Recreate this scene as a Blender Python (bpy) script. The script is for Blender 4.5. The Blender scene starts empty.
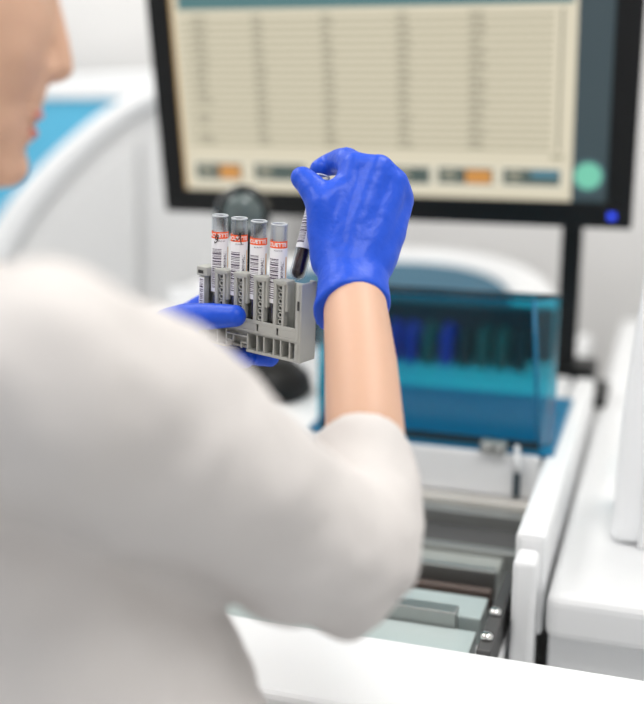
import bpy, bmesh, math, random
from mathutils import Vector as V, Matrix
random.seed(7)
sc = bpy.context.scene
col = sc.collection
PI = math.pi
# ------------------------------------------------------------------ camera frame
FP = 1090.0
PSI = math.radians(18); PIT = math.radians(14)
CAM = V((0, 0, 1.42))
RT = V((math.cos(PSI), math.sin(PSI), 0))                    # image right (horizontal)
HF = V((-math.sin(PSI), math.cos(PSI), 0))                   # horizontal forward
FW = HF * math.cos(PIT) + V((0, 0, -math.sin(PIT)))
UP = RT.cross(FW)
Z = V((0, 0, 1))
def ray(px, py): return FW + RT * ((px - 322) / FP) - UP * ((py - 352) / FP)
def W(px, py, d): return CAM + ray(px, py) * d
def on_z(px, py, z):
    r = ray(px, py); return CAM + r * ((z - CAM.z) / r.z)
def on_y(px, py, y):
    r = ray(px, py); return CAM + r * (y / r.y)
def hp(x, h, z): return V((0, 0, z)) + RT * x + HF * h       # horizontal frame of the person

# ------------------------------------------------------------------ materials
def lin(c): return tuple(((x / 255) / 12.92 if x / 255 <= .04045 else ((x / 255 + .055) / 1.055) ** 2.4) for x in c)
def mat(name, rgb, rough=.5, metal=0., var=.04, scale=40., bump=0., bscale=200., spec=.5, sub=0., coat=0.):
    m = bpy.data.materials.new(name); m.use_nodes = True
    nt = m.node_tree; b = nt.nodes['Principled BSDF']
    c = lin(rgb)
    tc = nt.nodes.new('ShaderNodeTexCoord')
    nz = nt.nodes.new('ShaderNodeTexNoise'); nz.inputs['Scale'].default_value = scale; nz.inputs['Detail'].default_value = 4
    nt.links.new(tc.outputs['Object'], nz.inputs['Vector'])
    mx = nt.nodes.new('ShaderNodeMix'); mx.data_type = 'RGBA'
    mx.inputs[6].default_value = (*[x * (1 - var) for x in c], 1); mx.inputs[7].default_value = (*[min(1, x * (1 + var)) for x in c], 1)
    nt.links.new(nz.outputs['Fac'], mx.inputs[0]); nt.links.new(mx.outputs[2], b.inputs['Base Color'])
    b.inputs['Roughness'].default_value = rough; b.inputs['Metallic'].default_value = metal
    b.inputs['Specular IOR Level'].default_value = spec
    if sub:
        b.inputs['Subsurface Weight'].default_value = sub; b.inputs['Subsurface Radius'].default_value = (.01, .004, .002)
        b.inputs['Subsurface Scale'].default_value = 1
    if coat: b.inputs['Coat Weight'].default_value = coat
    if bump:
        n2 = nt.nodes.new('ShaderNodeTexNoise'); n2.inputs['Scale'].default_value = bscale; n2.inputs['Detail'].default_value = 5
        nt.links.new(tc.outputs['Object'], n2.inputs['Vector'])
        bp = nt.nodes.new('ShaderNodeBump'); bp.inputs['Strength'].default_value = bump; bp.inputs['Distance'].default_value = .002
        nt.links.new(n2.outputs['Fac'], bp.inputs['Height']); nt.links.new(bp.outputs[0], b.inputs['Normal'])
    return m
def clear_mat(name, rgb, rough=.03, dens=1.0, ior=1.45, edge=None, gl=1.0, fb=.14, fm=.75, f0=.03):
    """thin clear plastic / glass: tinted transmission plus a fresnel reflection"""
    m = bpy.data.materials.new(name); m.use_nodes = True
    nt = m.node_tree; out = nt.nodes['Material Output']; nt.nodes.remove(nt.nodes['Principled BSDF'])
    c = tuple(x ** dens for x in lin(rgb))
    t = nt.nodes.new('ShaderNodeBsdfTransparent'); t.inputs[0].default_value = (*c, 1)
    if edge:
        lw = nt.nodes.new('ShaderNodeLayerWeight'); lw.inputs[0].default_value = .2
        mx = nt.nodes.new('ShaderNodeMix'); mx.data_type = 'RGBA'
        mx.inputs[6].default_value = (*c, 1); mx.inputs[7].default_value = (*lin(edge), 1)
        nt.links.new(lw.outputs['Facing'], mx.inputs[0]); nt.links.new(mx.outputs[2], t.inputs[0])
    g = nt.nodes.new('ShaderNodeBsdfGlossy'); g.inputs['Roughness'].default_value = rough; g.inputs[0].default_value = (gl, gl, gl, 1)
    f = nt.nodes.new('ShaderNodeLayerWeight'); f.inputs[0].default_value = fb
    pw = nt.nodes.new('ShaderNodeMath'); pw.operation = 'MULTIPLY_ADD'; pw.inputs[1].default_value = fm; pw.inputs[2].default_value = f0
    s = nt.nodes.new('ShaderNodeMixShader')
    nt.links.new(f.outputs['Facing'], pw.inputs[0]); nt.links.new(pw.outputs[0], s.inputs[0]); nt.links.new(t.outputs[0], s.inputs[1]); nt.links.new(g.outputs[0], s.inputs[2])
    nt.links.new(s.outputs[0], out.inputs[0])
    return m
def emit_mat(name, rgb, strength=1.0, var=0.0, gloss=False):
    m = bpy.data.materials.new(name); m.use_nodes = True
    nt = m.node_tree; b = nt.nodes['Principled BSDF']
    b.inputs['Base Color'].default_value = (.01, .01, .01, 1); b.inputs['Roughness'].default_value = .35
    c = lin(rgb)
    b.inputs['Emission Strength'].default_value = strength
    b.inputs['Emission Color'].default_value = (*c, 1)
    if var:
        tc = nt.nodes.new('ShaderNodeTexCoord'); nz = nt.nodes.new('ShaderNodeTexNoise'); nz.inputs['Scale'].default_value = 3
        nt.links.new(tc.outputs['Object'], nz.inputs['Vector'])
        mx = nt.nodes.new('ShaderNodeMix'); mx.data_type = 'RGBA'
        mx.inputs[6].default_value = (*[x * (1 - var) for x in c], 1); mx.inputs[7].default_value = (*[x * (1 + var) for x in c], 1)
        nt.links.new(nz.outputs['Fac'], mx.inputs[0]); nt.links.new(mx.outputs[2], b.inputs['Emission Color'])
    return m

M = dict(
    wall=mat('wall_paint', (232, 231, 230), .8, var=.02, scale=6, bump=.1),
    ceiling=mat('ceiling_paint', (240, 240, 240), .9, var=.02),
    floor=mat('floor_vinyl', (205, 207, 208), .35, var=.05, scale=12),
    white=mat('white_plastic', (238, 239, 240), .35, var=.015, scale=15, bump=.03, bscale=600),
    rim=mat('bright_white_plastic', (246, 247, 248), .3, var=.01),
    greyface=mat('pale_grey_plastic', (222, 222, 222), .5, var=.02, scale=8),
    cream=mat('cream_plastic', (205, 201, 194), .5),
    rack=mat('rack_grey_plastic', (176, 177, 172), .45, var=.03, scale=120, bump=.08, bscale=1500),
    rackdark=mat('rack_slot_shade', (48, 48, 48), .6),  # dark colour stands for the shade inside the rack's slots
    paper=mat('label_paper', (242, 242, 246), .6, var=.02, scale=300),
    orange=mat('label_orange', (252, 100, 44), .55, var=.04, scale=300),
    peach=mat('label_peach', (238, 190, 130), .55),
    ink=mat('printing_ink', (84, 70, 92), .6),
    pen=mat('pen_ink', (20, 20, 26), .5),
    blood=mat('dark_blood', (40, 7, 11), .3, var=.2, scale=200, spec=.25),
    serum=mat('blood_upper_edge', (105, 18, 24), .2),
    glove=mat('blue_nitrile', (16, 78, 208), .42, var=.05, scale=30, bump=.25, bscale=260, spec=.4),
    skin=mat('skin', (212, 170, 144), .5, var=.05, scale=35, bump=.08, bscale=900, sub=.08),
    lips=mat('lip_skin', (196, 120, 112), .45),
    coat=mat('white_cotton', (218, 213, 210), .85, var=.025, scale=18, bump=.2, bscale=90, spec=.2),
    trousers=mat('pale_trousers', (205, 208, 214), .85),
    shoe=mat('white_shoe', (225, 225, 225), .5),
    hair=mat('brown_hair', (92, 64, 44), .5, var=.3, scale=60, bump=.4, bscale=300),
    black=mat('black_plastic', (11, 12, 13), .45, var=.1, bump=.05, spec=.3),
    blackgloss=mat('black_gloss', (26, 30, 32), .12, coat=.6),
    steel=mat('brushed_steel', (168, 170, 168), .38, metal=.85, var=.08, scale=25, bump=.08),
    steel2=mat('grey_anodised', (158, 162, 158), .5, metal=.2, var=.08),
    darkrail=mat('dark_rail', (72, 72, 72), .55, var=.1),
    brownrail=mat('brown_rail', (92, 78, 72), .5, var=.1),
    greenglass=mat('grey_green_strip', (176, 188, 187), .25, var=.06),
    chrome=mat('chrome', (225, 225, 222), .12, metal=1, var=.01),
    tealtray=mat('teal_tray', (0, 108, 148), .3, var=.06, scale=14),
    tealedge=mat('teal_seal', (8, 40, 52), .4),
    tealglass=clear_mat('teal_acrylic', (100, 206, 222), .06, 1.0, 1.35, fb=.10, fm=.6, f0=.02),
    bluewin=mat('blue_window', (96, 186, 222), .3, var=.08, scale=3, spec=.3),
    greyteal=mat('grey_teal_window', (66, 108, 130), .6, var=.06, scale=6, spec=.15),
    glass=clear_mat('clear_glass', (250, 251, 252), .03, 1.0, 1.5, edge=(190, 196, 206), f0=.025),
    glassrim=mat('glass_rim', (196, 202, 208), .1, coat=.5),
    lens=mat('scanner_lens', (84, 96, 96), .12, var=.5, scale=30, coat=.5),
    lenshighlight=mat('scanner_highlight', (150, 156, 156), .3, var=.2, scale=40),  # pale colour of the highlight on the scanner head
    cblue=mat('cartridge_blue', (24, 60, 190), .35),
    cgreen=mat('cartridge_green', (20, 104, 96), .35),
    cdark=mat('cartridge_dark', (14, 44, 50), .35),
    eye=mat('eye_white', (225, 222, 218), .2),
)

# ------------------------------------------------------------------ mesh helpers
def link(name, me, m, parent=None):
    o = bpy.data.objects.new(name, me); col.objects.link(o)
    for x in (m if isinstance(m, (list, tuple)) else [m]): me.materials.append(x)
    if parent is not None:
        o.parent = parent; o.matrix_parent_inverse = parent.matrix_world.inverted()
    return o
def empty(name, loc, label, cat, group=None, rot=None):
    o = bpy.data.objects.new(name, None); col.objects.link(o)
    o.empty_display_size = .02
    mw = Matrix.Translation(loc)
    if rot is not None: mw = mw @ rot.to_4x4()
    o.matrix_world = mw
    bpy.context.view_layer.update()
    return tag(o, label, cat, group)
def tag(o, label, cat, group=None, kind=None):
    if label: o['label'] = label
    if cat: o['category'] = cat
    if group: o['group'] = group
    if kind: o['kind'] = kind
    return o
def fin(bm, name, m, parent=None, smooth=False, bevel=0., seg=2):
    bmesh.ops.recalc_face_normals(bm, faces=bm.faces[:])
    me = bpy.data.meshes.new(name); bm.to_mesh(me); bm.free()
    if smooth:
        for p in me.polygons: p.use_smooth = True
    o = link(name, me, m, parent)
    if bevel:
        b = o.modifiers.new('bevel', 'BEVEL'); b.width = bevel; b.segments = seg; b.limit_method = 'ANGLE'; b.angle_limit = math.radians(35)
        b.harden_normals = False
        apply(o)
        for p in o.data.polygons: p.use_smooth = False
    return o
def apply(o):
    dg = bpy.context.evaluated_depsgraph_get(); dg.update()
    me = bpy.data.meshes.new_from_object(o.evaluated_get(dg))
    old = o.data; o.modifiers.clear(); o.data = me; me.name = old.name
    bpy.data.meshes.remove(old)
def smooth_by_angle(o, deg=40):
    for p in o.data.polygons: p.use_smooth = True
    try: o.data.set_sharp_from_angle(angle=math.radians(deg))
    except Exception: pass
def bx(bm, x0, x1, y0, y1, z0, z1, fr=None, mi=0):
    """box; fr = (origin, ax, ay, az) local frame or None"""
    vs = []
    for x, y, z in ((x0,y0,z0),(x1,y0,z0),(x1,y1,z0),(x0,y1,z0),(x0,y0,z1),(x1,y0,z1),(x1,y1,z1),(x0,y1,z1)):
        p = V((x, y, z)) if fr is None else fr[0] + fr[1]*x + fr[2]*y + fr[3]*z
        vs.append(bm.verts.new(p))
    for f in ((0,3,2,1),(4,5,6,7),(0,1,5,4),(1,2,6,5),(2,3,7,6),(3,0,4,7)):
        bm.faces.new([vs[i] for i in f]).material_index = mi
def prism(bm, pts, off, mi=0):
    a = [bm.verts.new(p) for p in pts]; b = [bm.verts.new(p + off) for p in pts]
    n = len(pts)
    bm.faces.new(a).material_index = mi; bm.faces.new(b[::-1]).material_index = mi
    for i in range(n): bm.faces.new((a[i], b[i], b[(i+1) % n], a[(i+1) % n])).material_index = mi
def rings(bm, rs, cap0=True, cap1=True, mi=0, closed=False):
    """loft of rings (lists of points)"""
    vv = [[bm.verts.new(p) for p in r] for r in rs]; n = len(rs[0])
    pairs = list(zip(vv[:-1], vv[1:])) + ([(vv[-1], vv[0])] if closed else [])
    for a, b in pairs:
        for i in range(n): bm.faces.new((a[i], a[(i+1) % n], b[(i+1) % n], b[i])).material_index = mi
    if not closed:
        if cap0: bm.faces.new(vv[0][::-1]).material_index = mi
        if cap1: bm.faces.new(vv[-1]).material_index = mi
def circ(c, a, b, n=24): return [c + a * math.cos(2*PI*i/n) + b * math.sin(2*PI*i/n) for i in range(n)]
def frame_of(d):
    d = d.normalized(); t = V((0,0,1)) if abs(d.z) < .9 else V((1,0,0))
    a = d.cross(t).normalized(); return a, d.cross(a).normalized()
def tube(bm, p, q, r0, r1=None, n=20, mi=0):
    r1 = r0 if r1 is None else r1; a, b = frame_of(q - p)
    rings(bm, [circ(p, a*r0, b*r0, n), circ(q, a*r1, b*r1, n)], mi=mi)
def lathe(bm, prof, c=V((0,0,0)), n=40, mi=0, az=None, ax=None, ay=None):
    az = az or V((0,0,1)); ax = ax or V((1,0,0)); ay = ay or V((0,1,0))
    rs = [circ(c + az*z, ax*max(r, 1e-5), ay*max(r, 1e-5), n) for r, z in prof]
    rings(bm, rs, mi=mi)
def ball(bm, c, r, ax=None, sc3=(1,1,1), sub=3):
    """ellipsoid; ax = 3 axes"""
    t = bmesh.ops.create_icosphere(bm, subdivisions=sub, radius=1)
    for v in t['verts']:
        p = V((v.co.x*sc3[0], v.co.y*sc3[1], v.co.z*sc3[2])) * r
        v.co = c + (p if ax is None else ax[0]*p.x + ax[1]*p.y + ax[2]*p.z)
def chain(bm, pts):
    """pts = [(point, radius), ...]: overlapping balls and cones, to be fused by remesh"""
    for p, r in pts: ball(bm, p, r)
    for (p, r), (q, s) in zip(pts[:-1], pts[1:]):
        if (q - p).length > 1e-4: tube(bm, p, q, r, s, 24)
def fuse(bm, name, m, parent, vox, it=6, disp=None, fac=.5):
    bmesh.ops.recalc_face_normals(bm, faces=bm.faces[:])
    me = bpy.data.meshes.new(name); bm.to_mesh(me); bm.free()
    o = link(name, me, m, parent)
    r = o.modifiers.new('r', 'REMESH'); r.mode = 'VOXEL'; r.voxel_size = vox; r.use_smooth_shade = True
    if it:
        s = o.modifiers.new('s', 'SMOOTH'); s.factor = fac; s.iterations = it
    if disp:
        for k, (size, strength) in enumerate(disp):
            t = bpy.data.textures.new(name + '_fold', 'CLOUDS'); t.noise_scale = size; t.noise_depth = 1
            d = o.modifiers.new('d', 'DISPLACE'); d.texture = t; d.strength = strength; d.mid_level = .5; d.texture_coords = 'LOCAL'
    apply(o)
    for p in o.data.polygons: p.use_smooth = True
    return o

# ------------------------------------------------------------------ room shell
def structure(name, bm, m):
    o = fin(bm, name, m); o['kind'] = 'structure'; return o
X0, X1, Y0, Y1, H = -2.3, 1.25, -2.2, 2.62, 2.75
bm = bmesh.new(); bx(bm, X0-.1, X1+.1, Y0, Y1+.1, -.1, 0); structure('floor', bm, M['floor'])
bm = bmesh.new(); bx(bm, X0-.1, X1+.1, Y0, Y1+.1, H, H+.1); structure('ceiling', bm, M['ceiling'])
bm = bmesh.new(); bx(bm, X0-.1, X1+.1, Y1, Y1+.1, 0, H); structure('wall_back', bm, M['wall'])
bm = bmesh.new(); bx(bm, X0-.1, X0, Y0, Y1, 0, H); structure('wall_left', bm, M['wall'])
bm = bmesh.new(); bx(bm, X1, X1+.1, Y0, Y1, 0, H); structure('wall_right', bm, M['wall'])
bm = bmesh.new(); bx(bm, X0, X1, Y1-.015, Y1, 0, .1); structure('baseboard_back', bm, M['rim'])

# unseen ceiling lights added to light the room: flush panels with area lamps
for i, (x, y) in enumerate(((-1.45, .2), (-1.45, 1.55), (.25, .2), (.25, 1.55))):
    e = empty('added_ceiling_light', V((x, y, H)), 'added unseen square flush ceiling light panel, %s' % (
        'above the person, toward the left wall', 'above the arched white analyser at the left', 'behind the viewer toward the right wall', 'above the worktop at the right')[i], 'ceiling light', 'added ceiling light panels')
    b = bmesh.new(); bx(b, x-.31, x+.31, y-.31, y-.30, H-.03, H); bx(b, x-.31, x+.31, y+.30, y+.31, H-.03, H)
    bx(b, x-.31, x-.30, y-.30, y+.30, H-.03, H); bx(b, x+.30, x+.31, y-.30, y+.30, H-.03, H); fin(b, 'frame', M['white'], e)
    b = bmesh.new(); bx(b, x-.3, x+.3, y-.3, y+.3, H-.018, H-.012); fin(b, 'diffuser', emit_mat('added_lamp_diffuser', (255, 252, 246), 2.5), e)
    l = bpy.data.lights.new('added_ceiling_lamp', 'AREA'); l.shape = 'SQUARE'; l.size = .58; l.energy = 7; l.color = (1, .985, .96)
    lo = bpy.data.objects.new('added_ceiling_lamp', l); col.objects.link(lo); lo.location = (x, y, H-.025)

# ------------------------------------------------------------------ sample analyser (centre machine)
ZD, ZC, ZW = .99, .93, .94
YF = 1.236                                                   # front edge of the deck
an = empty('sample_analyser', V((-.3, 1.3, 0)), 'white bench analyser with a teal lid on its deck and steel conveyor rails in front', 'analyser')
XR = -.096
b = bmesh.new(); bx(b, -.95, -.13, YF, 1.612, .93, ZD); fin(b, 'deck', M['white'], an, bevel=.006)
b = bmesh.new(); bx(b, -.95, -.14, YF+.012, 2.185, .06, .929); fin(b, 'cabinet', M['white'], an, bevel=.01)
b = bmesh.new(); bx(b, -.95, -.21, 1.613, 2.185, .93, ZD-.004); fin(b, 'rear_deck', M['white'], an, bevel=.004)
# right wall of the conveyor bay with its step
b = bmesh.new(); bx(b, -.127, XR, 1.004, 1.612, .88, ZD); fin(b, 'side_wall', M['white'], an, bevel=.007)
b = bmesh.new(); bx(b, -.124, -.101, .968, 1.003, .80, ZD-.014); fin(b, 'side_wall_end', M['white'], an, bevel=.006, seg=4)
b = bmesh.new(); bx(b, -.95, -.128, .890, YF+.01, .10, .885); fin(b, 'lower_body', M['white'], an, bevel=.008)
# conveyor bay: rails across
xa, xb = -.93, -.151
def rail(y0, y1, z0, z1, m, name='conveyor_rail', x1=xb):
    b = bmesh.new(); bx(b, xa, x1, y0, y1, z0, z1); return fin(b, name, M[m], an, bevel=.0015)
rail(1.215, 1.234, .886, .934, 'cream', x1=-.130)
rail(1.190, 1.2145, .886, .928, 'steel', x1=-.130)
rail(1.118, 1.1895, .886, .911, 'darkrail', 'conveyor_belt', -.130)
rail(1.104, 1.1175, .886, .921, 'steel', x1=-.130)
rail(1.062, 1.1035, .886, .915, 'steel2')
rail(1.050, 1.0615, .886, .923, 'steel')
rail(1.031, 1.0495, .886, .892, 'black', 'conveyor_slot')
rail(1.020, 1.0305, .886, .914, 'brownrail')
rail(1.008, 1.0195, .886, .894, 'black', 'conveyor_slot')
rail(.961, 1.0075, .886, .914, 'greenglass')
rail(.942, .9605, .886, .926, 'steel', x1=-.172)
rail(.890, .9415, .886, .911, 'greenglass')
# right bracket with two screws
b = bmesh.new(); bx(b, -.143, -.130, .890, 1.06, .886, .921); br = fin(b, 'rail_bracket', M['darkrail'], an, bevel=.002)
for y in (.962, .912):
    b = bmesh.new(); lathe(b, [(.0001, 0), (.006, 0), (.006, .004), (.004, .006), (.0001, .006)], V((-.1370, y, .921)), 20); fin(b, 'screw', M['chrome'], br, smooth=True)
# front shelf
b = bmesh.new(); bx(b, -.95, .10, .765, .889, .86, .921); fin(b, 'front_shelf', M['white'], an, bevel=.010, seg=4)
# teal tray sunk in the deck
xl, xr = on_z(306, 436, ZD).x, on_z(550, 458, ZD).x
b = bmesh.new(); bx(b, xl-.005, xr+.004, YF+.003, 1.475, ZD-.004, ZD+.006); fin(b, 'deck_tray', M['tealtray'], an, bevel=.003)
# lid standing open at the front: front panel, chamfered sides, top
HL = on_y(550, 298, YF+.02).z - ZD
yl = YF + .005
lid_b = bmesh.new()
def lidring(z, c, off):
    o_ = off; t = .028
    return [V((xl+o_, yl+t, z)), V((xl+c, yl+o_, z)), V((xr-c, yl+o_, z)), V((xr-o_, yl+t, z))]
zb, zt = ZD+.0065, ZD+HL
for (k, nm) in ((0, 0),):
    A = lidring(zb, .014, 0); Bt = lidring(zt, .028, 0)
    for i in range(3):
        q = [A[i], A[i+1], Bt[i+1], Bt[i]]
        nrm = (q[1]-q[0]).cross(q[2]-q[0]).normalized()
        prism(lid_b, q, -nrm*.003)
    prism(lid_b, Bt, V((0, 0, -.003)))
lid = fin(lid_b, 'lid', M['tealglass'], an)
b = bmesh.new(); Bt = lidring(zt+.0002, .028, 0)
for i in range(3): tube(b, Bt[i], Bt[i+1], .0018, n=8)
tube(b, Bt[0], Bt[3], .0018, n=8); fin(b, 'edge_seal', M['tealedge'], lid, smooth=True)
for i in (1, 2):
    b = bmesh.new(); tube(b, lidring(zb, .014, 0)[i], Bt[i], .0022, n=8)
    fin(b, 'corner_seam', M['tealtray'], lid, smooth=True)
b = bmesh.new(); bx(b, xl+.015, xr-.014, yl-.003, yl-.0005, zb, zb+.010); fin(b, 'bottom_rail', M['tealedge'], lid, bevel=.001)
hx = on_z(494, 452, ZD).x
b = bmesh.new(); bx(b, hx-.016, hx+.016, yl-.0165, yl-.004, ZD+.0005, ZD+.016); hg = fin(b, 'hinge', M['steel'], an, bevel=.003, seg=3)
for s in (-.007, .007):
    b = bmesh.new(); lathe(b, [(.0001, 0), (.004, 0), (.003, .0015), (.0001, .0015)], V((hx+s, yl-.0165, ZD+.008)), 16, az=V((0,-1,0)), ax=V((1,0,0)), ay=V((0,0,1))); fin(b, 'hinge_screw', M['chrome'], hg, smooth=True)
sx = hx + .027
b = bmesh.new(); tube(b, V((sx, yl-.006, ZD+.010)), V((sx+.001, YF-.006, ZD+.004)), .0035, n=10); tube(b, V((sx+.001, YF-.006, ZD+.004)), V((sx+.002, YF-.006, ZD-.022)), .0035, n=10)
fin(b, 'latch_strap', M['rim'], an, smooth=True)
b = bmesh.new(); bx(b, sx-.002, sx+.006, YF-.010, YF-.002, ZD-.052, ZD-.020); fin(b, 'latch_tip', M['tealedge'], an, bevel=.002)

# round-backed reagent housing on the rear deck
yh = 1.70
cL, cR = on_y(172, 297, yh), on_y(556, 297, yh)
cc = (cL + cR) / 2; RR = (cR.x - cL.x) / 2; zt = cc.z
def dsh(r, z, dy=0, n=40, front=0.): return [V((cc.x + r*math.cos(PI*i/n), yh + dy + front + (r*1.85)*math.sin(PI*i/n), z)) for i in range(n+1)]
hs = empty('reagent_housing', V((cc.x, yh, ZD)), 'round-backed white housing with a grey-teal window, standing behind the teal lid', 'reagent housing')
hs.parent = an; hs.matrix_parent_inverse = an.matrix_world.inverted()
for k in ('label', 'category'): del hs[k]
bpy.context.view_layer.update()
b = bmesh.new()
ro, ri = RR, RR*.76
prof = [(ro-.012, ZD-.003), (ro, ZD+.012), (ro, zt-.022), (ro-.008, zt-.006), (ro-.024, zt), (ri+.02, zt), (ri+.004, zt-.004), (ri, zt-.016), (ri, zt-.035)]
vv = [[b.verts.new(p) for p in dsh(r, z)] for r, z in prof]
for a_, c_ in zip(vv[:-1], vv[1:]):
    for i in range(len(a_)-1): b.faces.new((a_[i], a_[i+1], c_[i+1], c_[i]))
fin(b, 'ring', M['rim'], hs, smooth=True)
b = bmesh.new(); P = dsh(ri+.004, zt-.030); prism(b, P, V((0,0,.016))); fin(b, 'window', M['greyteal'], hs)
b = bmesh.new(); bx(b, cc.x-ro*.58, cc.x+ro, yh-.012, yh+.02, ZD-.003, zt+.001); fin(b, 'shaded_opening', M['tealedge'], hs, bevel=.003)  # dark colour stands for the shaded opening under the housing top

b = bmesh.new(); bx(b, cc.x-ro, cc.x-ro*.581, yh-.011, yh, ZD-.003, zt-.001); fin(b, 'front_cover', M['rim'], hs, bevel=.003)
# cartridges in a row in front of the housing
order = ['cblue', 'cdark', 'cblue', 'cblue', 'cgreen', 'cblue', 'cdark', 'cgreen', 'cgreen', 'cdark']
nth = ['first', 'second', 'third', 'fourth', 'fifth', 'sixth', 'seventh', 'eighth', 'ninth', 'last']
colname = dict(cblue='blue', cgreen='green', cdark='near-black teal')
xs0, xs1 = on_y(362, 340, 1.66).x, on_y(522, 340, 1.66).x
zct = on_y(440, 322, 1.66).z
for i, k in enumerate(order):
    x = xs0 + (xs1-xs0)*i/(len(order)-1)
    zb0 = ZD-.004
    e = empty('reagent_cartridge', V((x, 1.66, zb0)), '%s reagent cartridge seen through the teal lid, %s from the left in its row' % (colname[k], nth[i]), 'reagent cartridge', 'reagent cartridges behind the teal lid')
    b = bmesh.new(); bx(b, x-.0085, x+.0085, 1.63, 1.695, zb0, zct-.012); fin(b, 'body', M[k], e, bevel=.003)
    b = bmesh.new(); lathe(b, [(.0001, 0), (.007, 0), (.007, .010), (.005, .012), (.0001, .012)], V((x, 1.655, zct-.012)), 20); fin(b, 'cap', M[k], e, smooth=True)

# ------------------------------------------------------------------ arched analyser at the left back
YA = 2.20
aa = empty('arched_analyser', on_y(60, 400, YA), 'large white analyser with an arched white rim and a blue window, behind the person', 'analyser')
def A(px, py, y=YA): return on_y(px, py, y)
outer = [(-60, 330), (-30, 268), (0, 213), (20, 187), (40, 165), (60, 146), (80, 128), (100, 113), (122, 99), (150, 84), (190, 72), (245, 66)]
inner = [(-30, 350), (0, 290), (20, 246), (40, 213), (70, 176), (100, 146), (130, 121), (160, 104), (200, 94), (245, 90)]
b = bmesh.new()
def resample(pl, n):
    import itertools
    L = [0]
    for p, q in zip(pl[:-1], pl[1:]): L.append(L[-1] + math.dist(p, q))
    out = []
    for i in range(n):
        t = L[-1]*i/(n-1); k = max(j for j in range(len(L)-1) if L[j] <= t + 1e-9)
        u = (t-L[k])/(L[k+1]-L[k]); out.append((pl[k][0]+(pl[k+1][0]-pl[k][0])*u, pl[k][1]+(pl[k+1][1]-pl[k][1])*u))
    return out
O_, I_ = resample(outer, 28), resample(inner, 28)
rs = []
for (o, i) in zip(O_, I_):
    po, pi_ = A(*o), A(*i)
    d = po - pi_
    rs.append([pi_ + V((0, .03, 0)), pi_ + d*.05 + V((0, -.012, 0)), pi_ + d*.3 + V((0, -.022, 0)), pi_ + d*.7 + V((0, -.022, 0)), po - d*.05 + V((0, -.010, 0)), po + V((0, .03, 0))])
rings(b, rs); fin(b, 'rim', M['rim'], aa, smooth=True)
b = bmesh.new(); prism(b, [A(x, y) for x, y in [(-60, 420)] + I_ + [(245, 420)]], V((0, .30, 0))); fin(b, 'side_face', M['greyface'], aa)
b = bmesh.new(); prism(b, [A(-60, 430, YA-.02)]+[A(x, y, YA-.02) for x, y in ((-60, 395), (-25, 345), (20, 262), (60, 208), (100, 168), (136, 138), (138, 300), (138, 430))], V((0, .02, 0))); fin(b, 'side_cover', M['greyface'], aa, bevel=.008, seg=3)
b = bmesh.new(); prism(b, [A(x, y, YA+.05) for x, y in [(-160, 420), (-160, 96), (122, 97), (150, 90)] + I_[::-1]], V((0, .02, 0))); fin(b, 'window', M['bluewin'], aa)
b = bmesh.new(); prism(b, [A(x, y, YA+.04) for x, y in [(-160, 99), (-160, 76), (60, 75), (160, 70), (246, 66), (246, 88), (122, 99)]], V((0, .24, 0))); fin(b, 'top_cover', M['rim'], aa, bevel=.006, seg=3)
zlo = A(0, 420).z
b = bmesh.new(); xq0, xq1 = A(-60, 420).x, A(245, 420).x
bx(b, xq0, xq1, YA+.005, YA+.29, 0, zlo-.001); fin(b, 'pedestal', M['white'], aa)

# ------------------------------------------------------------------ monitor
YM = 1.56
bl, brr = on_y(166, 213, YM), on_y(631, 228, YM)
mw = brr.x - bl.x; mh = .50; tilt = math.radians(-8)
ax_, az_ = V((1, 0, 0)), V((0, math.sin(tilt), math.cos(tilt)))
ay_ = V((0, math.cos(tilt), -math.sin(tilt)))
mo = V((bl.x, YM, (bl.z + brr.z)/2))
FR = (mo, ax_, ay_, az_)
px_, py_ = on_y(564, 371, 1.64).x, 1.655
mon = empty('computer_monitor', V((px_, py_, ZW)), 'wide black-framed monitor showing a beige results table, on a black post', 'monitor')
bz = .036
b = bmesh.new()
bx(b, 0, mw, 0, .02, 0, bz, FR); bx(b, 0, mw, 0, .02, mh-bz, mh, FR); bx(b, 0, bz, 0, .02, bz, mh-bz, FR); bx(b, mw-bz, mw, 0, .02, bz, mh-bz, FR)
bx(b, 0, mw, .02, .035, 0, mh, FR)
bx(b, mw*.2, mw*.97, .035, .06, .03, mh*.8, FR)
fin(b, 'bezel', M['black'], mon, bevel=.002)
# the screen and what it shows: one flat part with its own colours
E_ = dict(bg=emit_mat('screen_beige', (226, 217, 192), 0.61, .05), row=emit_mat('screen_row_grey', (184, 177, 153), 0.61), txt=emit_mat('screen_text', (150, 145, 126), 0.61),
          head=emit_mat('screen_teal', (84, 128, 130), 0.58), dark=emit_mat('screen_slate', (84, 98, 92), 0.58), org=emit_mat('screen_orange', (214, 150, 74), 0.61),
          grn=emit_mat('screen_green', (120, 205, 175), 0.64), side=emit_mat('screen_sidebar', (60, 78, 84), 0.54), lite=emit_mat('screen_light', (232, 226, 206), 0.61), warm=emit_mat('screen_warm', (214, 176, 120), 0.58), blu=emit_mat('screen_blue', (84, 140, 160), 0.58))
Ek = list(E_)
sw, sh = mw - 2*bz, mh - 2*bz
b = bmesh.new()
FS = (mo + ax_*bz + az_*bz + ay_*.006, ax_, ay_, az_)
def q(x0, x1, z0, z1, k, lay=1):
    vs = [b.verts.new(FS[0] + ax_*x + az_*z - ay_*(.0002*lay)) for x, z in ((x0, z0), (x1, z0), (x1, z1), (x0, z1))]
    b.faces.new(vs).material_index = Ek.index(k)
q(0, sw, 0, sh, 'bg', 0)
def s2(px, py):                                              # pixel -> screen coordinates (on the tilted plane)
    r = ray(px, py); n = ay_; t = (FS[0]-CAM).dot(n)/r.dot(n); p = CAM + r*t - FS[0]; return p.dot(ax_), p.dot(az_)
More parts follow.
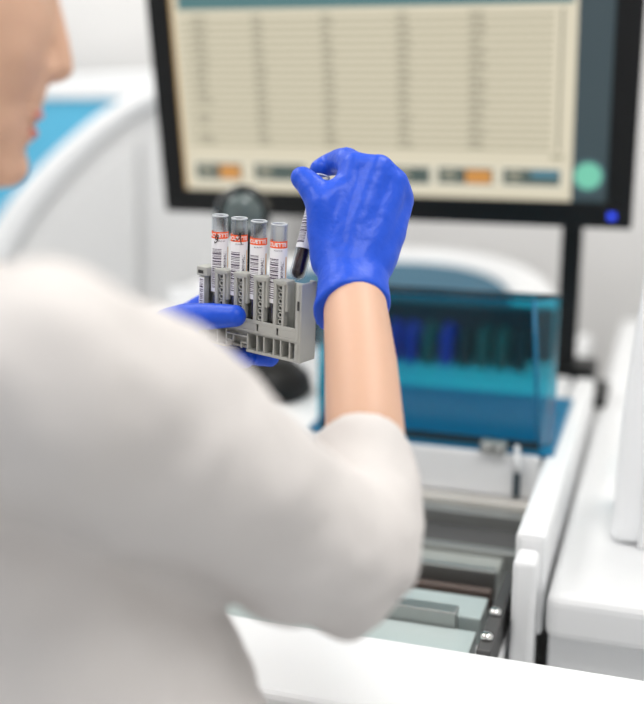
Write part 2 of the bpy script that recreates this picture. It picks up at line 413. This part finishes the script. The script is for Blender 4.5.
q(0, .004, 0, sh, 'warm')
sbx = s2(572, 170)[0]
q(sbx, sw, 0, sh, 'side')
hz = s2(260, 9)[1]
q(.012, sbx-.006, hz, hz+.02, 'head'); q(.012, sbx-.006, hz+.02, hz+.05, 'dark')
rows_top, rows_bot = hz-.006, s2(360, 148)[1]
nrow = 19
for i in range(nrow):
    z = rows_top - (rows_top-rows_bot)*(i+.5)/nrow; hgt = (rows_top-rows_bot)/nrow
    q(.012, sbx-.03, z-hgt*.5, z-hgt*.5+.0045, 'row', 2)
    for cpx, wd in ((205, .026), (262, .020), (330, .020), (405, .022), (478, .026)):
        x0 = s2(cpx, 90)[0] - wd/2
        if cpx == 205 and i in (13, 16): continue
        x = x0
        for k in range(random.randint(3, 5)):
            w_ = random.uniform(.003, .0065)
            if x + w_ > x0 + wd: break
            q(x, x+w_, z-.0025, z+.0025, 'txt', 3); x += w_ + .0015
q(sbx-.022, sbx-.018, rows_bot, rows_top, 'txt'); q(sbx-.03, sbx-.012, rows_bot-.012, rows_bot-.004, 'row')
def s2r(px0, px1, py0, py1, k, lay):
    x0, z1 = s2(px0, (py0)); x1, z0 = s2(px1, py1); z1 = s2((px0+px1)/2, py0)[1]; q(x0, x1, z0, z1, k, lay)
for (a0, a1, k2) in ((196, 243, 'org'), (254, 306, None), (392, 430, None), (438, 493, 'org'), (503, 560, 'blu')):
    dy = (a0-196)*.02
    s2r(a0-3, a1+3, 160+dy, 184+dy, 'lite', 1); s2r(a0, a1, 163+dy, 180+dy, 'dark', 2)
    if k2: s2r((a0+a1)/2, a1-2, 165+dy, 172+dy if k2 != 'org' else 179+dy, k2, 3)
    s2r(a0+5, a0+18, 165+dy, 168+dy, 'row', 4); s2r(a0+5, a0+18, 172+dy, 175+dy, 'row', 4)
cx_, cz_ = s2(588, 176)
for r, k, lay in ((.022, 'head', 2), (.018, 'grn', 3)):
    vs = [b.verts.new(FS[0] + ax_*(cx_+r*math.cos(2*PI*i/28)) + az_*(cz_+r*math.sin(2*PI*i/28)) - ay_*(.0002*lay)) for i in range(28)]
    b.faces.new(vs).material_index = Ek.index(k)
me = bpy.data.meshes.new('screen'); b.to_mesh(me); b.free(); link('screen', me, [E_[k] for k in Ek], mon)
pl = on_y(612, 214, YM)
b = bmesh.new(); bx(b, pl.x-.005, pl.x+.005, -.001, .002, bz*.38, bz*.62, (V((0, mo.y, mo.z)), ax_, ay_, az_)); fin(b, 'power_light', emit_mat('blue_led', (40, 70, 235), 1.2), mon)
b = bmesh.new(); bx(b, px_-.015, px_+.015, py_-.012, py_+.012, ZW+.01, mo.z+.22); fin(b, 'post', M['black'], mon, bevel=.003)
b = bmesh.new(); bx(b, px_-.010, px_+.065, 1.62, 1.72, ZW+.0005, ZW+.02); bx(b, px_-.008, px_+.046, 1.63, 1.70, ZW+.02, 1.0); fin(b, 'base', M['black'], mon, bevel=.005)

# ------------------------------------------------------------------ barcode scanner behind the rack
hc = W(243, 213, 1.43); bc = on_z(254, 392, ZD); bc = V((bc.x, bc.y, ZD))
scn = empty('barcode_scanner', bc, 'black scanner with a round glossy head on a round base, behind the sample rack', 'scanner')
b = bmesh.new(); lathe(b, [(.0001, .0005), (.080, .0005), (.084, .006), (.080, .024), (.055, .048), (.016, .055), (.0001, .055)], bc, 48); fin(b, 'base', M['black'], scn, smooth=True)
b = bmesh.new(); chain(b, [(bc + V((0, 0, .035)), .012), (V((bc.x*.6+hc.x*.4, bc.y*.6+hc.y*.4, bc.z+.10)), .011), (hc + V((0, .012, -.02)), .012)])
fuse(b, 'stem', M['black'], scn, .0035, 4)
nd = (CAM + V((0, 0, -.1)) - hc); nd = (nd - Z*nd.z*.3).normalized(); fa, fb = frame_of(nd)
b = bmesh.new(); lathe(b, [(.0001, -.05), (.018, -.048), (.030, -.030), (.0365, -.008), (.037, .002), (.034, .008), (.029, .010), (.029, .006), (.0001, .006)], hc, 40, az=nd, ax=fa, ay=fb)
fin(b, 'head', M['blackgloss'], scn, smooth=True)
b = bmesh.new(); lathe(b, [(.0001, .0065), (.0285, .0065), (.024, .012), (.014, .016), (.0001, .0175)], hc, 40, az=nd, ax=fa, ay=fb); fin(b, 'lens', M['lens'], scn, smooth=True)
b = bmesh.new(); ball(b, hc + nd*.012 - UP*.016 + RT*.004, .011, (RT, UP, nd), (1.3, .45, .5)); fin(b, 'head_highlight', M['lenshighlight'], scn, smooth=True)  # pale ellipsoid standing in for the highlight on the glossy head

# ------------------------------------------------------------------ worktop and cabinet at the right
wt = bmesh.new(); bx(wt, -.092, .95, .98, 2.3, .89, ZW)
wo = fin(wt, 'worktop', M['white'], None, bevel=.012, seg=4); tag(wo, 'white worktop running along the right of the analyser, under the monitor post', 'worktop')
b = bmesh.new(); bx(b, -.09, .93, 1.0, 2.28, 0, .889); co = fin(b, 'base_cabinet', M['white'], None, bevel=.004); tag(co, 'white base cabinet carrying the worktop at the right', 'cabinet')
YC = 1.12
cab = empty('side_instrument', on_y(650, 560, YC), 'white instrument with a leaning curved edge, standing on the worktop at the far right', 'instrument')
pts = [(654, 180), (650, 225), (642, 290), (632, 350), (623, 410), (616, 470), (612, 520)]
P = [on_y(x, y, YC) for x, y in pts]
P.append(V((P[-1].x - .003, YC, ZW+.0005))); zc_ = P[0].z
b = bmesh.new(); prism(b, P + [V((P[0].x+.40, YC, ZW+.0005)), V((P[0].x+.40, YC, zc_))], V((0, .14, 0))); fin(b, 'casing', M['rim'], cab, bevel=.012, seg=4)
b = bmesh.new(); prism(b, [p + V((.030, 0, 0)) for p in P[1:]] + [V((P[0].x+.38, YC, ZW+.01)), V((P[0].x+.38, YC, P[1].z))], V((0, -.006, 0))); fin(b, 'front_cover', M['white'], cab, bevel=.002)

# ------------------------------------------------------------------ tube rack (held in the left hand)
yaw = math.radians(35); roll = math.radians(2.6)
RA = RT*math.cos(yaw) - HF*math.sin(yaw)                     # along the rack, to its near right end
RN = -RT*math.sin(yaw) - HF*math.cos(yaw)                    # front normal
RZ = (Z*math.cos(roll) + RA*math.sin(roll)); RA = (RA*math.cos(roll) - Z*math.sin(roll))
rc0 = W(299.5, 364, .92)                                       # right front bottom corner
RO = rc0 - RN*.011                                           # origin: right end, centre line, bottom
RF = (RO, RA, RN, RZ)
def K(u, v, w): return RO + RA*u + RN*v + RZ*w
RL, RH, PITCH, U5 = .113, .068, .0216, -.0118
ui = [U5 - PITCH*(4-i) for i in range(5)]                    # tube centres, left to right
rack = empty('tube_rack', K(-RL/2, 0, 0), 'grey plastic five-place sample tube rack held in the blue gloved left hand', 'tube rack')
b = bmesh.new()
bx(b, -RL, 0, -.011, -.0088, 0, .064, RF)                    # back wall
bx(b, -RL, -.0015, -.011, .011, .0165, .0185, RF)            # shelf under the tubes
bx(b, -RL, -.081, -.011, .011, 0, .0022, RF); bx(b, -.058, 0, -.011, .011, 0, .0022, RF); bx(b, -.081, -.058, -.011, .002, 0, .0022, RF)
for i in range(4):                                           # walls between the wells
    u = ui[i] + PITCH/2; bx(b, u-.001, u+.001, -.009, .007, .018, .064, RF)
bx(b, -RL, -RL+.0022, -.011, .009, 0, .064, RF)
# front band with little slots
slots = [ui[i] + PITCH/2 - .002 for i in range(4)]
zl, zh = .0165, .0295
bx(b, -RL, -.0055, .0092, .011, zl, .0205, RF); bx(b, -RL, -.0055, .0092, .011, .0265, zh, RF)
e0 = -RL
for s in slots + [-.0055]:
    s0 = s - .001 if s != -.0055 else -.0055
    bx(b, e0, s0, .0092, .011, .0205, .0265, RF); e0 = s + .001
# lattice of open cells under the band
u = -RL
cells = [-.113, -.103, -.092, -.0815, -.0575, -.047, -.0395, -.029, -.0215, -.012]
for u in cells: bx(b, u, u+.0016, -.009, .011, .002, .0170, RF)
bx(b, -RL, -.0015, -.0045, -.003, .002, .017, RF)
bx(b, -.081, -.0575, .0085, .011, .0125, .0140, RF)          # dovetail catch
bx(b, -.0815, -.072, .0085, .011, .0068, .0082, RF); bx(b, -.0645, -.0575, .0085, .011, .0068, .0082, RF)
bx(b, -.0735, -.072, .0085, .011, .0068, .0125, RF); bx(b, -.0645, -.063, .0085, .011, .0022, .0082, RF)
fin(b, 'body', M['rack'], rack, bevel=.0003, seg=1)
for i in range(4):                                           # front posts: two ribs and a strip with a column of rings
    uc = ui[i] + PITCH/2 - .0003
    b = bmesh.new()
    bx(b, uc-.0068, uc-.0036, .0045, .011, .029, .066, RF)
    bx(b, uc+.0022, uc+.0046, .0045, .011, .029, .066, RF)
    bx(b, uc+.0046, uc+.0070, .0045, .0095, .042, .066, RF)
    bx(b, uc-.0074, uc+.0076, .0, .0112, .0652, .0685, RF)
    bx(b, uc-.0036, uc+.0022, .0092, .0108, .0638, .0655, RF)
    sp = fin(b, 'front_post', M['rack'], rack, bevel=.0005, seg=2)
    b = bmesh.new(); bx(b, uc-.0036, uc+.0022, .0050, .0066, .0292, .0650, RF); fin(b, 'slot_back', M['rackdark'], sp)  # backing coloured dark for the shade deep in the slot
    b = bmesh.new()
    for k in range(6):
        c = K(uc-.0007, .0080, .0322 + .0059*k)
        rs = []
        for t in range(20):
            an_ = 2*PI*t/20; rd = RA*math.cos(an_) + RZ*math.sin(an_)
            rs.append([c + rd*(.0021 + .0007*math.cos(s)) + RN*(.0013*math.sin(s)) for s in (2*PI*j/8 for j in range(8))])
        rings(b, rs, closed=True)
    fin(b, 'ring_column', M['rack'], sp, smooth=True)
b = bmesh.new()                                              # right end block
bx(b, -.0021, 0, -.011, .011, 0, .0685, RF); bx(b, -.0064, -.002, .0082, .011, 0, .0685, RF); bx(b, -.0064, -.002, -.011, -.0082, .018, .0685, RF)
eb = fin(b, 'end_block', M['rack'], rack, bevel=.001, seg=2)
b = bmesh.new(); bx(b, -.0042, -.0022, .0108, .01115, .0455, .0535, RF); fin(b, 'end_slot_shade', M['rackdark'], eb)  # dark box on the surface stands for the shade of a slot
b = bmesh.new()                                              # left clip
bx(b, -RL-.002, -RL+.0100, -.004, .0115, .0600, .0680, RF); bx(b, -RL, -RL+.0065, .004, .0108, .0290, .0592, RF)
cl_ = fin(b, 'end_clip', M['rack'], rack, bevel=.0006, seg=2)
b = bmesh.new(); bx(b, -RL+.000, -RL+.0058, .0114, .0118, .0622, .0650, RF); fin(b, 'clip_slot_shade', M['rackdark'], cl_)  # slot drawn as a dark box, its shade put into the colour
b = bmesh.new(); bx(b, -RL+.0006, -RL+.0060, .0108, .0111, .0295, .0585, RF)
zz = .031
while zz < .057:
    h_ = random.choice((.0006, .001, .0016)); 
    vs = [b.verts.new(K(uu, .01116, ww)) for uu, ww in ((-RL+.0014, zz), (-RL+.0052, zz), (-RL+.0052, zz+h_), (-RL+.0014, zz+h_))]
    b.faces.new(vs).material_index = 1; zz += h_ + random.choice((.0007, .0012))
o = fin(b, 'barcode_label', [M['paper'], M['ink']], cl_); o['label'] = 'white barcode label'

# ------------------------------------------------------------------ blood tubes
TR, TL = .0072, .0945
def text_polys(s, size, rot=0, bold=0.0):
    cu = bpy.data.curves.new('t', 'FONT'); cu.body = s; cu.size = size; cu.align_x = 'CENTER'; cu.align_y = 'CENTER'; cu.offset = bold
    cu.resolution_u = 2
    o = bpy.data.objects.new('t', cu); col.objects.link(o)
    dg = bpy.context.evaluated_depsgraph_get(); dg.update()
    me = o.evaluated_get(dg).to_mesh()
    c, s_ = math.cos(rot), math.sin(rot)
    vs = [(v.co.x*c - v.co.y*s_, v.co.x*s_ + v.co.y*c) for v in me.vertices]; fs = [tuple(p.vertices) for p in me.polygons]
    o.evaluated_get(dg).to_mesh_clear(); bpy.data.objects.remove(o); bpy.data.curves.remove(cu)
    return vs, fs
def make_tube(name, seed, scribble=None):
    rnd = random.Random(seed)
    e = empty(name, V((0, 0, 0)), 'x', 'blood tube', 'blood sample tubes')
    b = bmesh.new()
    out = [(TR*math.sin(a), TR - TR*math.cos(a)) for a in [PI/2*i/8 for i in range(9)]] + [(TR, TL-.001), (TR-.0002, TL)]
    inn = [(TR-.0010, TL), (TR-.0012, TL-.001)] + [((TR-.0012)*math.sin(a), TR - (TR-.0012)*math.cos(a)) for a in [PI/2*i/8 for i in range(8, -1, -1)]]
    lathe(b, out + inn, n=32); fin(b, 'glass', M['glass'], e, smooth=True)
    b = bmesh.new()
    rings(b, [[V(((TR-.0006+.0008*math.cos(q_))*math.cos(p), (TR-.0006+.0008*math.cos(q_))*math.sin(p), TL+.0008*math.sin(q_))) for q_ in (2*PI*j/8 for j in range(8))] for p in (2*PI*i/32 for i in range(32))], closed=True)
    fin(b, 'rim', M['glassrim'], e, smooth=True)
    b = bmesh.new(); rb = TR-.00135; bt = .0370
    lathe(b, [(rb*math.sin(a), TR - rb*math.cos(a)) for a in [PI/2*i/6 for i in range(7)]] + [(rb, bt), (.0001, bt)], n=28)
    bl_ = fin(b, 'blood', [M['blood'], M['serum']], e, smooth=True)
    b = bmesh.new(); r = TR + .00025
    def cyl(s, w, lay): w = w - .0045; a = s/r - PI/2; rr = r + .00006*lay; return V((rr*math.cos(a), rr*math.sin(a), w))
    def patch(s0, s1, w0, w1, mi, lay):
        n = max(1, int(abs(s1-s0)/.0012)); prev = None
        for k in range(n+1):
            s = s0 + (s1-s0)*k/n
            cur = (b.verts.new(cyl(s, w0, lay)), b.verts.new(cyl(s, w1, lay)))
            if prev: b.faces.new((prev[0], cur[0], cur[1], prev[1])).material_index = mi
            prev = cur
    def words(t, size, s, w, rot, mi, lay, bold=0):
        vs, fs = text_polys(t, size, rot, bold)
        bv = [b.verts.new(cyl(s + x, w + y, lay)) for x, y in vs]
        for f in fs:
            try: b.faces.new([bv[i] for i in f]).material_index = mi
            except ValueError: pass
    hw = r*2.3
    patch(-hw, hw, .032, .0795, 0, 0)                        # paper
    patch(-hw, hw*.62, .0795, .0855, 1, 0)                   # orange band
    patch(.0078, .0095, .045, .072, 3, 1)                    # peach margin
    words('VACUETTE', .0045, -.0028, .0824, 0, 4, 2, .00012)
    for x in (-.002, .0005, .003): words('000', .0016, x, .0775, 0, 2, 2)
    w = .0705
    while w > .036:
        h_ = rnd.choice((.0004, .0006, .0009, .0014)); patch(-.0080, .0010, w-h_, w, 2, 1); w -= h_ + rnd.choice((.0005, .0007, .0011))
    words('1704N0M1D', .0037, .0042, .0590, -PI/2, 2, 1, .00008)
    if scribble:
        for p, q_ in zip(scribble[:-1], scribble[1:]):
            if p is None or q_ is None: continue
            d = V((q_[0]-p[0], q_[1]-p[1])); n_ = V((-d.y, d.x)).normalized()*.0004
            vs = [b.verts.new(cyl(p[0]+n_.x*k, p[1]+n_.y*k, 4)) for k in (1, -1)] + [b.verts.new(cyl(q_[0]+n_.x*k, q_[1]+n_.y*k, 4)) for k in (-1, 1)]
            b.faces.new(vs).material_index = 5
    me = bpy.data.meshes.new('label'); b.to_mesh(me); b.free()
    lo = link('label', me, [M['paper'], M['orange'], M['ink'], M['peach'], M['rim'], M['pen']], e); lo['label'] = 'white paper label with barcode and orange band'
    return e
nine = [(-.0045, .081), (-.0038, .083), (-.0022, .083), (-.0018, .0805), (-.0035, .0785), (-.0045, .0795), (-.0042, .0815), (-.0028, .0815), (-.002, .079), (-.0035, .0765), (-.005, .0755), (-.0055, .077)]
four = [(-.0052, .080), (-.002, .0822), (.0012, .0875), (.0005, .083), (-.0015, .0812), (.003, .0825), None, (.0012, .0875), (.0018, .0795), (.0022, .0775)]
tub = []
RM = Z.rotation_difference(RZ).to_matrix().to_4x4()
descr = ['blood tube with a black pen loop on its orange band, leftmost in the rack',
         'blood tube with a handwritten black 4 on its orange band, second in the rack',
         'blood tube with a clean orange band, third from left in the grey rack',
         'blood tube with a clean orange band, last standing in the rack, beside the empty place']
for i in range(4):
    t = make_tube('blood_tube', 20+i, (nine, four, None, None)[i]); t['label'] = descr[i]
    t.matrix_world = Matrix.Translation(K(ui[i], 0, .0190)) @ RM @ Matrix.Rotation(PSI + math.radians((8, 2, -4, -6)[i]), 4, 'Z')
    tub.append(t)
ht = make_tube('blood_tube', 31); ht['label'] = 'tilted blood tube pinched between blue gloved thumb and finger above the empty rack place'
hb, htop = W(296.5, 280, .942), W(324, 169, .955)
zd = (htop - hb).normalized(); yd = HF - zd*HF.dot(zd); yd.normalize(); xd = yd.cross(zd)
HM = Matrix((xd, yd, zd)).transposed()
ht.matrix_world = Matrix.Translation(hb) @ HM.to_4x4() @ Matrix.Rotation(math.radians(-22), 4, 'Z')
HT_top = hb + zd*TL

# ------------------------------------------------------------------ person
# head frame
hyaw = math.radians(24); hpit = math.radians(10)
HFd = (RT*math.cos(hyaw) + HF*math.sin(hyaw)); HL_ = Z.cross(HFd).normalized()
hf = HFd*math.cos(hpit) - Z*math.sin(hpit); hu = hf.cross(HL_).normalized(); hu = hu if hu.z > 0 else -hu
nose = W(74, 71, .70)
HC = nose - hf*.118 + hu*.022
def hd(f, l, u): return HC + hf*f + HL_*l + hu*u
HAX = (hf, HL_, hu)
neck0 = hp(-.275, .64, 1.285)
bdy = bmesh.new()
ball(bdy, hd(-.005, 0, .05), .1, HAX, (.98, .77, .90)); ball(bdy, hd(.045, 0, .0), .08, HAX, (.70, .80, 1.05))
ball(bdy, hd(.052, 0, -.055), .05, HAX, (.80, .95, .85)); ball(bdy, hd(.082, 0, -.088), .017, HAX, (.9, 1.1, .85))
for s in (-1, 1):
    chain(bdy, [(hd(.01, s*.058, -.045), .016), (hd(.075, s*.012, -.090), .013)])
    ball(bdy, hd(.062, s*.036, -.015), .03, HAX, (.8, .7, .9))
    ball(bdy, hd(.086, s*.026, .034), .016, HAX, (.5, 1.1, .5))
    ball(bdy, hd(-.008, s*.076, .0), .03, HAX, (.65, .25, 1.05))
chain(bdy, [(hd(.092, 0, .022), .010), (hd(.104, 0, -.004), .009), (hd(.1075, 0, -.021), .0105)])
for s in (-1, 1): ball(bdy, hd(.098, s*.010, -.024), .008)
ball(bdy, hd(.086, 0, -.038), .019, HAX, (.85, 1.3, 1.0)); ball(bdy, hd(.076, 0, -.072), .020, HAX, (.8, 1.4, 1.2)); ball(bdy, hd(.0905, 0, -.052), .011, HAX, (.9, 2.0, .62)); ball(bdy, hd(.0885, 0, -.066), .011, HAX, (.9, 1.8, .65))
chain(bdy, [(hd(-.02, 0, -.04), .055), (neck0, .056), (hp(-.27, .63, 1.22), .08)])
# torso and legs
BF = RT*math.cos(math.radians(35)) + HF*math.sin(math.radians(35)); BL = Z.cross(BF).normalized()
tor = [(1.24, -.262, .632, .15, .075), (1.14, -.25, .63, .165, .095), (1.0, -.235, .63, .155, .105), (.88, -.235, .625, .17, .115), (.80, -.24, .62, .165, .115)]
rings(bdy, [circ(hp(x, h, z), BL*a, BF*c, 32) for z, x, h, a, c in tor])
HIP = {}
for s in (-1, 1):
    h0 = hp(-.24, .62, .80) + BL*(s*.085); kn = hp(-.235, .62, .45) + BL*(s*.085) + BF*.02; ak = hp(-.24, .62, .08) + BL*(s*.09)
    HIP[s] = (h0, kn, ak)
    chain(bdy, [(h0, .085), (kn, .055), (ak, .036)]); chain(bdy, [(ak - Z*.04 - BF*.02, .034), (ak - Z*.045 + BF*.13, .030)])
# right arm
rs_ = W(42, 380, .49); rmid = W(190, 450, .595); re = W(338, 545, .695)
rw0, rw1 = W(364, 432, .795), W(355, 305, .893)
chain(bdy, [(hp(-.23, .58, 1.24), .06), (rs_, .045), (rmid, .042), (re, .036)])
chain(bdy, [(re, .036), (W(360, 505, .737), .026), (W(363, 462, .778), .0275), (W(365, 432, .797), .0295), (W(361, 365, .845), .0285), (rw1, .0262), (W(353, 286, .905), .0252)])
# left arm
ls = hp(-.36, .77, 1.235); le = hp(-.33, .84, 1.02)
lwr = K(-RL-.068, -.022, -.034); lpalm = K(-RL-.016, -.004, .024)
chain(bdy, [(hp(-.29, .67, 1.24), .06), (ls, .045), (le, .036), (lwr, .025)])
# hands: the same skeleton drawn thin (hand) and full (glove)
def right_hand(bm, k):
    wr = W(352, 286, .905)
    a, b_ = W(341, 281, .905), W(367, 281, .906)
    mcp = [W(355, 168, .934), W(378, 170, .925), W(393, 183, .928), W(400, 201, .938)]
    rad = [.0142, .0140, .0132, .0118]
    st = [W(338, 262, .912), W(350, 262, .909), W(363, 262, .909), W(374, 264, .914)]
    chain(bm, [(a, .0185-k), (b_, .0185-k)])
    for s, m_, r in zip(st, mcp, rad):
        chain(bm, [(s, .0180-k), ((s+m_)/2, .0165-k), (m_, r-k)])
    for p, q_ in zip(mcp[:-1], mcp[1:]): chain(bm, [(p, .0136-k), (q_, .0128-k)])
    chain(bm, [(W(335, 210, .927), .0165-k), (W(372, 205, .926), .019-k)]); chain(bm, [(W(334, 235, .924), .0185-k), (W(372, 238, .922), .019-k)])
    # index: over the back of the tube
    chain(bm, [(mcp[0], .0140-k), (W(346, 161, .955), .0122-k), (W(337, 162, .972), .0115-k), (W(327, 165, .977), .0102-k), (W(319, 169, .973), .0088-k)])
    # thumb: in front of the tube
    chain(bm, [(W(332, 262, .916), .0180-k), (W(327, 232, .921), .0175-k), (W(323, 205, .920), .0150-k), (W(316, 193, .925), .0130-k), (W(309, 184, .928), .0116-k), (W(302, 178, .931), .0104-k)])
    chain(bm, [(W(325, 204, .921), .0145-k), (W(346, 190, .929), .0150-k)])     # web
    # middle, ring and little finger curled away behind
    for ms, pts in ((mcp[1], ((366, 172, .968), (350, 184, .976), (341, 193, .966))), (mcp[2], ((389, 192, .970), (372, 202, .974), (362, 207, .962))), (mcp[3], ((398, 211, .970), (384, 217, .970), (375, 220, .958)))):
        chain(bm, [(ms, .0122-k), (W(*pts[0]), .0112-k), (W(*pts[1]), .0102-k), (W(*pts[2]), .0090-k)])
def left_hand(bm, k):
    chain(bm, [(K(-RL-.056, -.014, -.016), .0215-k), (lwr, .022-k)])
    pal = [K(-RL-.0160, .006, -.0075), K(-RL-.0155, -.010, -.0065), K(-RL-.0155, -.025, .012), K(-RL-.0180, -.033, .028)]
    for i, p in enumerate(pal): chain(bm, [(K(-RL-.054, -.008-.006*i, -.016+.005*i), .0160-k), (p, (.0125, .0125, .012, .011)[i]-k)])
    chain(bm, [(pal[0], .0125-k), (pal[3], .011-k)])
    # thumb across the front of the rack
    chain(bm, [(K(-RL-.052, .002, -.018), .0175-k), (K(-RL-.026, .0235, .012), .0148-k), (K(-RL+.000, .0258, .0245), .0126-k), (K(-RL+.026, .0246, .0290), .0118-k), (K(-RL+.052, .0226, .0335), .0096-k)])
    chain(bm, [(K(-RL-.030, .014, .004), .014-k), (pal[0], .012-k)])
    # fingers under and behind the rack
    chain(bm, [(pal[0], .0122-k), (K(-RL-.003, .006, -.0125), .0114-k), (K(-RL+.014, .006, -.0130), .0112-k), (K(-RL+.030, .005, -.0122), .0108-k), (K(-RL+.047, .002, -.0100), .0088-k)])
    chain(bm, [(pal[1], .0122-k), (K(-RL-.003, -.012, -.0125), .0110-k), (K(-RL+.020, -.013, -.0112), .0098-k), (K(-RL+.046, -.015, -.0108), .0094-k), (K(-RL+.062, -.015, -.0100), .0080-k)])
    chain(bm, [(pal[2], .012-k), (K(-RL-.002, -.0245, .010), .0110-k), (K(-RL+.014, -.0228, .010), .0100-k), (K(-RL+.038, -.0222, .010), .0096-k), (K(-RL+.056, -.0215, .010), .0084-k)])
    chain(bm, [(pal[3], .011-k), (K(-RL+.010, -.0215, .032), .0092-k), (K(-RL+.028, -.0212, .031), .0086-k), (K(-RL+.042, -.0205, .031), .0076-k)])
right_hand(bdy, .0042); left_hand(bdy, .0042)
body = fuse(bdy, 'person', M['skin'], None, .0036, 5)
tag(body, 'person in white lab coat and blue gloves lifting a blood tube from a rack', 'person')
# eyes, lips, hair
for s in (-1, 1):
    b = bmesh.new(); ball(b, hd(.079, s*.030, .016), .0118); fin(b, 'eye', M['eye'], body, smooth=True)
b = bmesh.new(); ball(b, hd(.0945, 0, -.0530), .010, HAX, (.75, 2.0, .45)); ball(b, hd(.0925, 0, -.0650), .010, HAX, (.75, 1.8, .5)); fuse(b, 'lips', M['lips'], body, .0015, 3)
b = bmesh.new(); ball(b, hd(-.020, 0, .058), .104, HAX, (.98, .82, .93)); ball(b, hd(-.115, 0, .06), .045); chain(b, [(hd(-.02, -.074, .03), .016), (hd(.035, -.066, .055), .014)]); chain(b, [(hd(-.02, .074, .03), .016), (hd(.035, .066, .055), .014)])
fuse(b, 'hair', M['hair'], body, .004, 3, [(.02, .006)])
for s in (-1, 1):
    b = bmesh.new(); chain(b, [(hd(.096, s*.014, .040), .0035), (hd(.092, s*.030, .046), .0045), (hd(.078, s*.045, .042), .003)]); fuse(b, 'eyebrow', M['hair'], body, .0015, 2)
# gloves
g = bmesh.new(); right_hand(g, 0)
cax = (W(352, 270, .905) - W(357, 330, .872)).normalized()
cuf = [(W(353, 262, .910), .0300, .0205), (W(352, 274, .906), .0285, .0215), (W(352, 288, .902), .0305, .0265), (W(351, 300, .897), .0330, .0290)]
side = RT - cax*RT.dot(cax); side.normalize(); thick = cax.cross(side).normalized()
if thick.dot(FW) < 0: thick = -thick                          # thick points away from the camera
def slant(c, a, t, sl, n=32):
    o = []
    for i in range(n):
        cs, sn = math.cos(2*PI*i/n), math.sin(2*PI*i/n)
        o.append(c + side*a*cs + thick*t*sn - cax*(sl*(sn*.5+.5)) - cax*(sl*.35*max(0, -cs)) )
    return o
rings(g, [slant(cuf[0][0], cuf[0][1], cuf[0][2], 0), slant(cuf[1][0], cuf[1][1], cuf[1][2], .002), slant(cuf[2][0], cuf[2][1], cuf[2][2], .012), slant(cuf[3][0]-cax*.001, cuf[3][1], cuf[3][2], .015)])
gr = fuse(g, 'glove', M['glove'], body, .0017, 22, [(.014, .0016)])
g = bmesh.new(); left_hand(g, 0)
chain(g, [(K(-RL-.056, -.016, -.017), .0225), (lwr, .029), (lwr + (le - lwr).normalized()*.02, .031)])
gl = fuse(g, 'glove', M['glove'], body, .0017, 6, [(.018, .0010)])
gr['label'] = 'blue glove pinching the tube'; gl['label'] = 'blue glove gripping the rack'
# lab coat
c = bmesh.new()
chain(c, [(hp(-.235, .585, 1.245), .085), (rs_, .0545), (W(112, 415, .545), .0610), (W(184, 458, .595), .0605), (W(252, 507, .645), .0535), (W(326, 549, .695), .0525)])
ball(c, W(366, 560, .705), .036); ball(c, W(345, 591, .70), .035); ball(c, W(285, 568, .665), .036)
fax = (rw0 - re).normalized(); fs = RT - fax*RT.dot(fax); fs.normalize(); ft = fax.cross(fs)
cu0, cu1 = W(362, 520, .735), W(360, 458, .779)
rings(c, [circ(W(352, 556, .70), fs*.044, ft*.046, 32), circ(cu0, fs*.0405, ft*.044, 32), circ(W(363, 486, .762), fs*.0372, ft*.040, 32), circ(cu1, fs*.0378, ft*.041, 32), circ(cu1 + fax*.006, fs*.0374, ft*.0405, 32)])
chain(c, [(hp(-.29, .68, 1.235), .085), (ls, .058), (le, .056), (lwr + (le-lwr)*.45, .046), (lwr + (le-lwr)*.22, .040)])
cot = [(1.27, -.272, .638, .105, .075), (1.22, -.26, .632, .165, .10), (1.14, -.228, .63, .185, .135), (1.05, -.205, .63, .190, .155), (.95, -.188, .63, .20, .165), (.80, -.185, .62, .21, .18), (.62, -.195, .62, .225, .19), (.50, -.195, .62, .23, .195)]
rings(c, [circ(hp(x, h, z), BL*a, BF*t, 40) for z, x, h, a, t in cot])
chain(c, [(hd(-.045, .05, -.105), .024), (hd(-.075, 0, -.10), .024), (hd(-.045, -.05, -.105), .024)])
coat = fuse(c, 'lab_coat', M['coat'], body, .0055, 10, [(.10, .013), (.04, .008)])
# trousers and shoes
c = bmesh.new()
for s in (-1, 1): h0, kn, ak = HIP[s]; chain(c, [(h0 + Z*.02, .10), (kn, .07), (ak + Z*.02, .058)])
fuse(c, 'trousers', M['trousers'], body, .008, 5)
for s in (-1, 1):
    h0, kn, ak = HIP[s]; c = bmesh.new(); chain(c, [(ak - Z*.036 - BF*.03, .042), (ak - Z*.041 + BF*.06, .039), (ak - Z*.044 + BF*.14, .034)])
    fuse(c, 'shoe', M['shoe'], body, .005, 5)

# ------------------------------------------------------------------ daylight and camera
w = bpy.data.worlds.new('daylight'); sc.world = w; w.use_nodes = True
bg = w.node_tree.nodes['Background']; bg.inputs[0].default_value = (.93, .96, 1, 1); bg.inputs[1].default_value = .5
cam = bpy.data.cameras.new('camera'); cam.sensor_width = 36; cam.sensor_fit = 'AUTO'; cam.lens = FP/704*36
cam.dof.use_dof = True; cam.dof.focus_distance = .935; cam.dof.aperture_fstop = 2.1; cam.clip_start = .02
cob = bpy.data.objects.new('camera', cam); col.objects.link(cob)
cob.matrix_world = Matrix.Translation(CAM) @ Matrix((RT, UP, -FW)).transposed().to_4x4()
sc.camera = cob
sc.view_settings.view_transform = 'Standard'; sc.view_settings.look = 'None'; sc.view_settings.gamma = 1; sc.view_settings.exposure = .6
